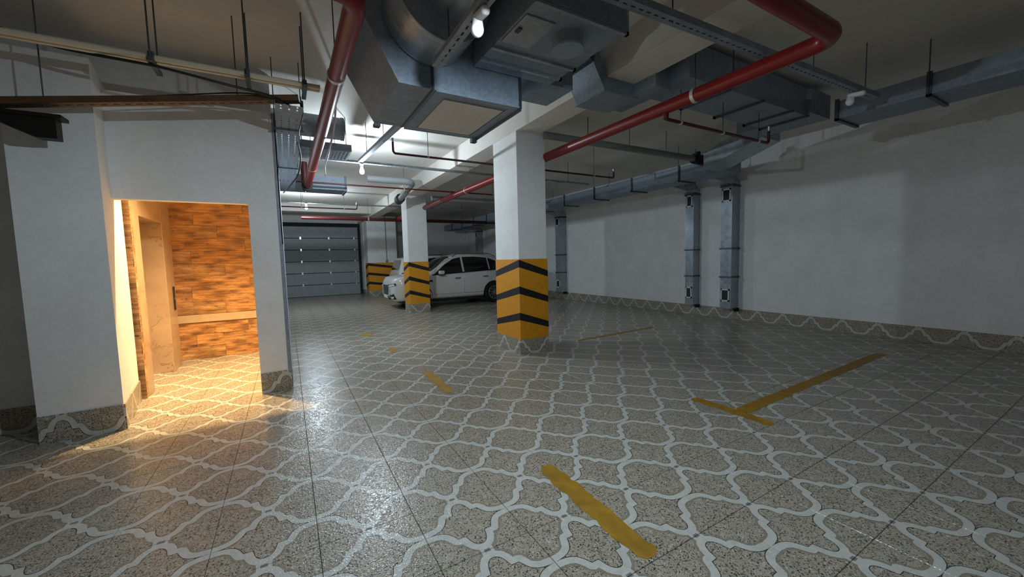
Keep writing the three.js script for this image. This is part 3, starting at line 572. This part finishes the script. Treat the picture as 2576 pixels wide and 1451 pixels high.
// ================================================================== CARS
function makeCar(label, opt = {}) {
  const t = thing('car', label, 'car'), paint = M.carWhite, st = opt.stations || [
    // x, bottom, halfwidth, belt, top, topHalf
    [0, .34, .60, .72, .78, .44], [.05, .27, .72, .82, .88, .56], [.12, .24, .82, .91, .965, .66], [.3, .23, .88, .95, 1.0, .72], [.62, .23, .905, .97, 1.03, .74], [1.0, .24, .92, 1.0, 1.07, .75], [1.22, .24, .92, 1.01, 1.10, .74],
    [1.5, .24, .92, 1.005, 1.29, .70], [1.8, .24, .92, 1.015, 1.49, .66], [2.05, .24, .92, 1.02, 1.60, .63], [2.4, .24, .92, 1.03, 1.66, .62], [2.9, .24, .92, 1.05, 1.67, .62], [3.4, .24, .92, 1.07, 1.63, .61], [3.8, .24, .915, 1.09, 1.55, .59], [4.1, .26, .90, 1.10, 1.42, .58], [4.3, .28, .87, 1.08, 1.22, .60], [4.42, .32, .82, .98, 1.06, .6], [4.48, .42, .72, .8, .86, .55]];
  const ip = (x, k) => { if (x <= st[0][0]) return st[0][k]; for (let i = 0; i < st.length - 1; i++) if (x <= st[i + 1][0]) { const f = (x - st[i][0]) / (st[i + 1][0] - st[i][0]); return st[i][k] + (st[i + 1][k] - st[i][k]) * f; } return st[st.length - 1][k]; };
  const ring = (x) => { // half section from keel to roof centre: [z, y]
    const y0 = ip(x, 1), w = ip(x, 2), b = ip(x, 3), tp = ip(x, 4), wt = ip(x, 5), k = Math.min(1, (tp - b) / .5), m = y0 + (b - y0) * .5;
    return [[0, y0], [w - .14, y0], [w - .04, y0 + .05], [w - .012, y0 + .14], [w - .004, m - .06], [w, m + .08], [w - .012, b - .14], [w - .03, b - .04], [w - .055, b], [wt + (w - .055 - wt) * (1 - .5), b + (tp - b) * .45 * 1], [wt + .012, tp - .1 * k - .012], [wt - .035, tp - .035 * k - .004], [wt - .13, tp - .008], [wt * .5, tp], [0, tp + .006]];
  };
  const xs = []; for (let x = 0; x <= st[st.length - 1][0] + 1e-6; x += .07) xs.push(x); xs.push(st[st.length - 1][0]);
  const K = ring(1).length, cols = 2 * K - 2, pos = [], idx = [];
  xs.forEach((x) => { const r = ring(x); for (let c = 0; c < cols; c++) { const q = c < K ? r[c] : [-r[cols - c][0], r[cols - c][1]]; pos.push(x, q[1], q[0]); } });
  for (let i = 0; i < xs.length - 1; i++) for (let c = 0; c < cols; c++) { const a = i * cols + c, b = i * cols + (c + 1) % cols, d = a + cols, e = b + cols; idx.push(a, b, d, b, e, d); }
  for (const [base, flip] of [[0, 1], [(xs.length - 1) * cols, 0]]) for (let c = 1; c < cols - 1; c++) flip ? idx.push(base, base + c + 1, base + c) : idx.push(base, base + c, base + c + 1);
  const g = new THREE.BufferGeometry(); g.setAttribute('position', new THREE.Float32BufferAttribute(pos, 3)); g.setIndex(idx); g.computeVertexNormals();
  const body = part(t, 'body', g, paint); body.material = paint;
  const sideZ = (x, y) => { const r = ring(x); for (let i = 1; i < r.length - 1; i++) if (y >= r[i][1] && y <= r[i + 1][1]) { const f = (y - r[i][1]) / Math.max(1e-6, r[i + 1][1] - r[i][1]); return r[i][0] + (r[i + 1][0] - r[i][0]) * f; } return r[5][0]; };
  const frontX = (z, y) => { let x = 0; for (; x < .9; x += .01) if (sideZ(x, y) >= Math.abs(z) && ip(x, 4) >= y && ip(x, 1) <= y) break; return x; };
  const skin = (poly, s, off, depth) => { // patch in (x,y) laid on a flank
    const sh = new THREE.Shape(poly.map(([a, b]) => new THREE.Vector2(a, b))), e = new THREE.ExtrudeGeometry(sh, { depth: 1, bevelEnabled: false, curveSegments: 6 }), p = e.attributes.position;
    for (let i = 0; i < p.count; i++) { const x = p.getX(i), y = p.getY(i), o = p.getZ(i) > .5 ? off : off - depth; p.setXYZ(i, x, y, s * (sideZ(x, y) + o)); }
    if (s < 0) { const q = e.attributes.position; for (let i = 0; i < q.count; i += 3) { const a = [q.getX(i), q.getY(i), q.getZ(i)], b = [q.getX(i + 1), q.getY(i + 1), q.getZ(i + 1)]; q.setXYZ(i, ...b); q.setXYZ(i + 1, ...a); } }
    e.computeVertexNormals(); return e;
  };
  const dense = (poly, n = 5) => { const o = []; poly.forEach((p, i) => { const q = poly[(i + 1) % poly.length]; for (let k = 0; k < n; k++) o.push([p[0] + (q[0] - p[0]) * k / n, p[1] + (q[1] - p[1]) * k / n]); }); return o; };
  const nose = (poly, off, depth, m, name, parent = t) => { // patch in (z,y) laid on the nose
    const sh = new THREE.Shape(dense(poly).map(([a, b]) => new THREE.Vector2(a, b))), e = new THREE.ExtrudeGeometry(sh, { depth: 1, bevelEnabled: false }), p = e.attributes.position;
    for (let i = 0; i < p.count; i++) { const z = p.getX(i), y = p.getY(i), o = p.getZ(i) > .5 ? off : off - depth; p.setXYZ(i, frontX(z, y) - o, y, z); }
    e.computeVertexNormals(); return part(parent, name, e, m);
  };
  const bl = (x) => ip(x, 3) + .02;
  for (const s of [1, -1]) {
    part(t, 'side_window', skin(dense([[1.36, bl(1.36)], [2.36, bl(2.36)], [2.36, 1.55], [2.1, 1.5], [1.78, 1.33]]), s, .024, .045), M.carGlass);
    part(t, 'side_window', skin(dense([[2.44, bl(2.44)], [3.36, bl(3.36)], [3.36, 1.52], [2.9, 1.56], [2.44, 1.556]]), s, .024, .045), M.carGlass);
    part(t, 'side_window', skin(dense([[3.42, bl(3.42)], [3.98, bl(3.98) + .08], [3.82, 1.38], [3.42, 1.51]]), s, .024, .045), M.carGlass);
    part(t, 'window_trim', skin(dense([[1.3, bl(1.3) - .03], [4.02, bl(4) - .0], [4.02, bl(4) + .035], [1.3, bl(1.3)]], 14), s, .022, .04), M.carBlack);
    part(t, 'sill_cladding', skin(dense([[.62, .27], [3.95, .27], [3.95, .40], [.62, .40]], 14), s, .012, .03), M.carBlack);
    for (const x of [1.32, 2.4, 3.44]) part(t, 'door_seam', skin(dense([[x, .42], [x + .008, .42], [x + .008, bl(x) - .03], [x, bl(x) - .03]], 4), s, .003, .01), M.carBlack);
    for (const x of [2.16, 3.2]) part(t, 'door_handle', RB(x - .1, x + .1, .86 + .02 * (x - 2), .90 + .02 * (x - 2), s * .915, s * .955, .012), M.rim);
    part(t, 'fender_vent', skin(dense([[1.1, .80], [1.3, .80], [1.28, .86], [1.16, .86]]), s, .006, .02), M.carBlack);
    const mir = part(t, 'mirror', RB(1.48, 1.66, 1.02, 1.14, s * 1.0 - .09, s * 1.0 + .09, .045), paint);
    const mb = shade(new THREE.Mesh(RB(1.5, 1.68, .995, 1.045, s * .96 - .09, s * .96 + .09, .02), M.carBlack)); mb.name = 'mirror_foot'; mir.add(mb);
    for (const x of [.86, 3.52]) {
      const arch = skin(dense(Array.from({ length: 25 }, (_, k) => { const a = -.25 + k / 24 * (Math.PI + .5); return [x + Math.cos(a) * .405, .345 + Math.sin(a) * .40]; }), 1), s, .014, .05); part(t, 'wheel_arch', arch, M.carBlack);
      const wz = s * .85, w = part(t, 'wheel', new THREE.LatheGeometry([[.20, -.1], [.30, -.105], [.335, -.085], [.345, -.05], [.345, .05], [.335, .085], [.30, .105], [.20, .1]].map(([a, b]) => new THREE.Vector2(a, b)), 36).rotateX(Math.PI / 2).translate(x, .345, wz), M.tyre);
      const spokes = [new THREE.CylinderGeometry(.06, .06, .03, 16).rotateX(Math.PI / 2).translate(x, .345, wz + s * .095), new THREE.TorusGeometry(.215, .022, 8, 36).translate(x, .345, wz + s * .09)];
      for (let k = 0; k < 10; k++) { const b = new THREE.BoxGeometry(.03, .2, .02); b.translate(0, .12, 0); b.rotateZ(k * Math.PI / 5 + .1); b.translate(x, .345, wz + s * .095); spokes.push(b); }
      const rim = shade(new THREE.Mesh(merge(...spokes), M.rim)); rim.name = 'rim'; w.add(rim);
      const hub = shade(new THREE.Mesh(new THREE.CylinderGeometry(.2, .2, .05, 28).rotateX(Math.PI / 2).translate(x, .345, wz + s * .06), M.carBlack)); hub.name = 'brake_disc'; w.add(hub);
    }
    part(t, 'roof_rail', pipe([V(2.1, 1.57, s * .6), V(2.25, 1.665, s * .585), V(3.5, 1.66, s * .57), V(3.75, 1.56, s * .575)], .014, .06, 8), opt.black ? M.carBlack : M.rim);
    nose([[s * .36, .76], [s * .80, .80], [s * .82, .73], [s * .5, .68], [s * .34, .70]], .012, .05, M.lens, 'headlamp');
    nose([[s * .38, .725], [s * .56, .735], [s * .55, .695], [s * .4, .69]], .02, .02, M.lensClear, 'headlamp_lens');
    nose([[s * .42, .30], [s * .80, .32], [s * .74, .47], [s * .5, .40]], .012, .05, M.carBlack, 'side_intake');
    nose([[s * .5, .405], [s * .76, .485], [s * .77, .5], [s * .5, .435]], .016, .03, M.chrome, 'intake_trim');
    part(t, 'tail_lamp', skin(dense([[4.12, .92], [4.38, .9], [4.36, 1.0], [4.12, 1.06]]), s, .008, .03), M.redDark);
  }
  nose([[-.34, .74], [.34, .74], [.36, .62], [.24, .44], [-.24, .44], [-.36, .62]], .012, .05, M.grilleCar, 'grille');
  for (let k = 0; k < 6; k++) nose([[-.3, .47 + k * .045], [.3, .47 + k * .045], [.3, .478 + k * .045], [-.3, .478 + k * .045]], .018, .02, M.chrome, 'grille_bar');
  nose([[-.4, .30], [.4, .30], [.38, .40], [-.38, .40]], .012, .05, M.carBlack, 'lower_intake');
  nose([[-.26, .33], [.26, .33], [.26, .43], [-.26, .43]], .03, .02, M.white, 'number_plate');
  { // windscreen, rear window and roof glass laid on the body
    const sheet = (xa, xb, half, name) => { const n = 10, p = [], ix = []; for (let i = 0; i <= n; i++) for (let j = 0; j <= n; j++) { const x = xa + (xb - xa) * i / n, h = half(x), z = -h + 2 * h * j / n, r = ring(x); let y = r[K - 1][1]; for (let q = K - 1; q > 8; q--) if (Math.abs(z) >= r[q][0] && Math.abs(z) <= r[q - 1][0]) { const f = (Math.abs(z) - r[q][0]) / (r[q - 1][0] - r[q][0]); y = r[q][1] + (r[q - 1][1] - r[q][1]) * f; } p.push(x, y + .012, z); } for (let i = 0; i < n; i++) for (let j = 0; j < n; j++) { const a = i * (n + 1) + j; ix.push(a, a + 1, a + n + 1, a + 1, a + n + 2, a + n + 1); } const e = new THREE.BufferGeometry(); e.setAttribute('position', new THREE.Float32BufferAttribute(p, 3)); e.setIndex(ix); e.computeVertexNormals(); part(t, name, e, M.carGlass); };
    sheet(1.27, 2.0, (x) => ip(x, 5) - .02, 'windscreen'); sheet(...(opt.rear || [3.95, 4.27]), (x) => ip(x, 5) - .06, 'rear_window');
    if (opt.black) sheet(2.08, 3.7, (x) => ip(x, 5) - .12, 'roof_panel');
  }
  part(t, 'underbody', B(.3, 4.2, .17, .25, -.78, .78), M.carBlack);
  return t;
}
const car1 = makeCar('white crossover car with its nose beside the second pillar'); car1.scale.y = 1.045; car1.position.set(2.78, 0, -13.1); car1.rotation.y = 0;
const car2 = makeCar('white car with a black roof parked tail-out beyond the white crossover', { black: true, rear: [4.3, 4.41], stations: [[0, .34, .60, .72, .78, .44], [.05, .27, .72, .82, .88, .56], [.12, .24, .82, .91, .965, .66], [.3, .23, .88, .95, 1.0, .72], [.62, .23, .905, .97, 1.03, .74], [1.0, .24, .92, 1.0, 1.07, .75], [1.22, .24, .92, 1.01, 1.10, .74], [1.5, .24, .92, 1.02, 1.32, .70], [1.8, .24, .92, 1.03, 1.53, .68], [2.05, .24, .92, 1.03, 1.62, .66], [2.4, .24, .92, 1.03, 1.66, .66], [2.9, .24, .92, 1.04, 1.67, .66], [3.4, .24, .92, 1.05, 1.66, .66], [3.8, .24, .915, 1.05, 1.64, .65], [4.1, .26, .91, 1.05, 1.6, .65], [4.28, .28, .90, 1.05, 1.55, .65], [4.34, .3, .89, 1.03, 1.34, .66], [4.42, .32, .88, 1.0, 1.08, .68], [4.47, .36, .86, .92, .98, .68]] }); car2.scale.y = 1.06; car2.position.set(8.25, 0, -16.25); car2.rotation.y = Math.PI;

scene.traverse((o) => { if (o.isMesh) { o.castShadow = true; o.receiveShadow = true; } });
renderer.render(scene, camera);
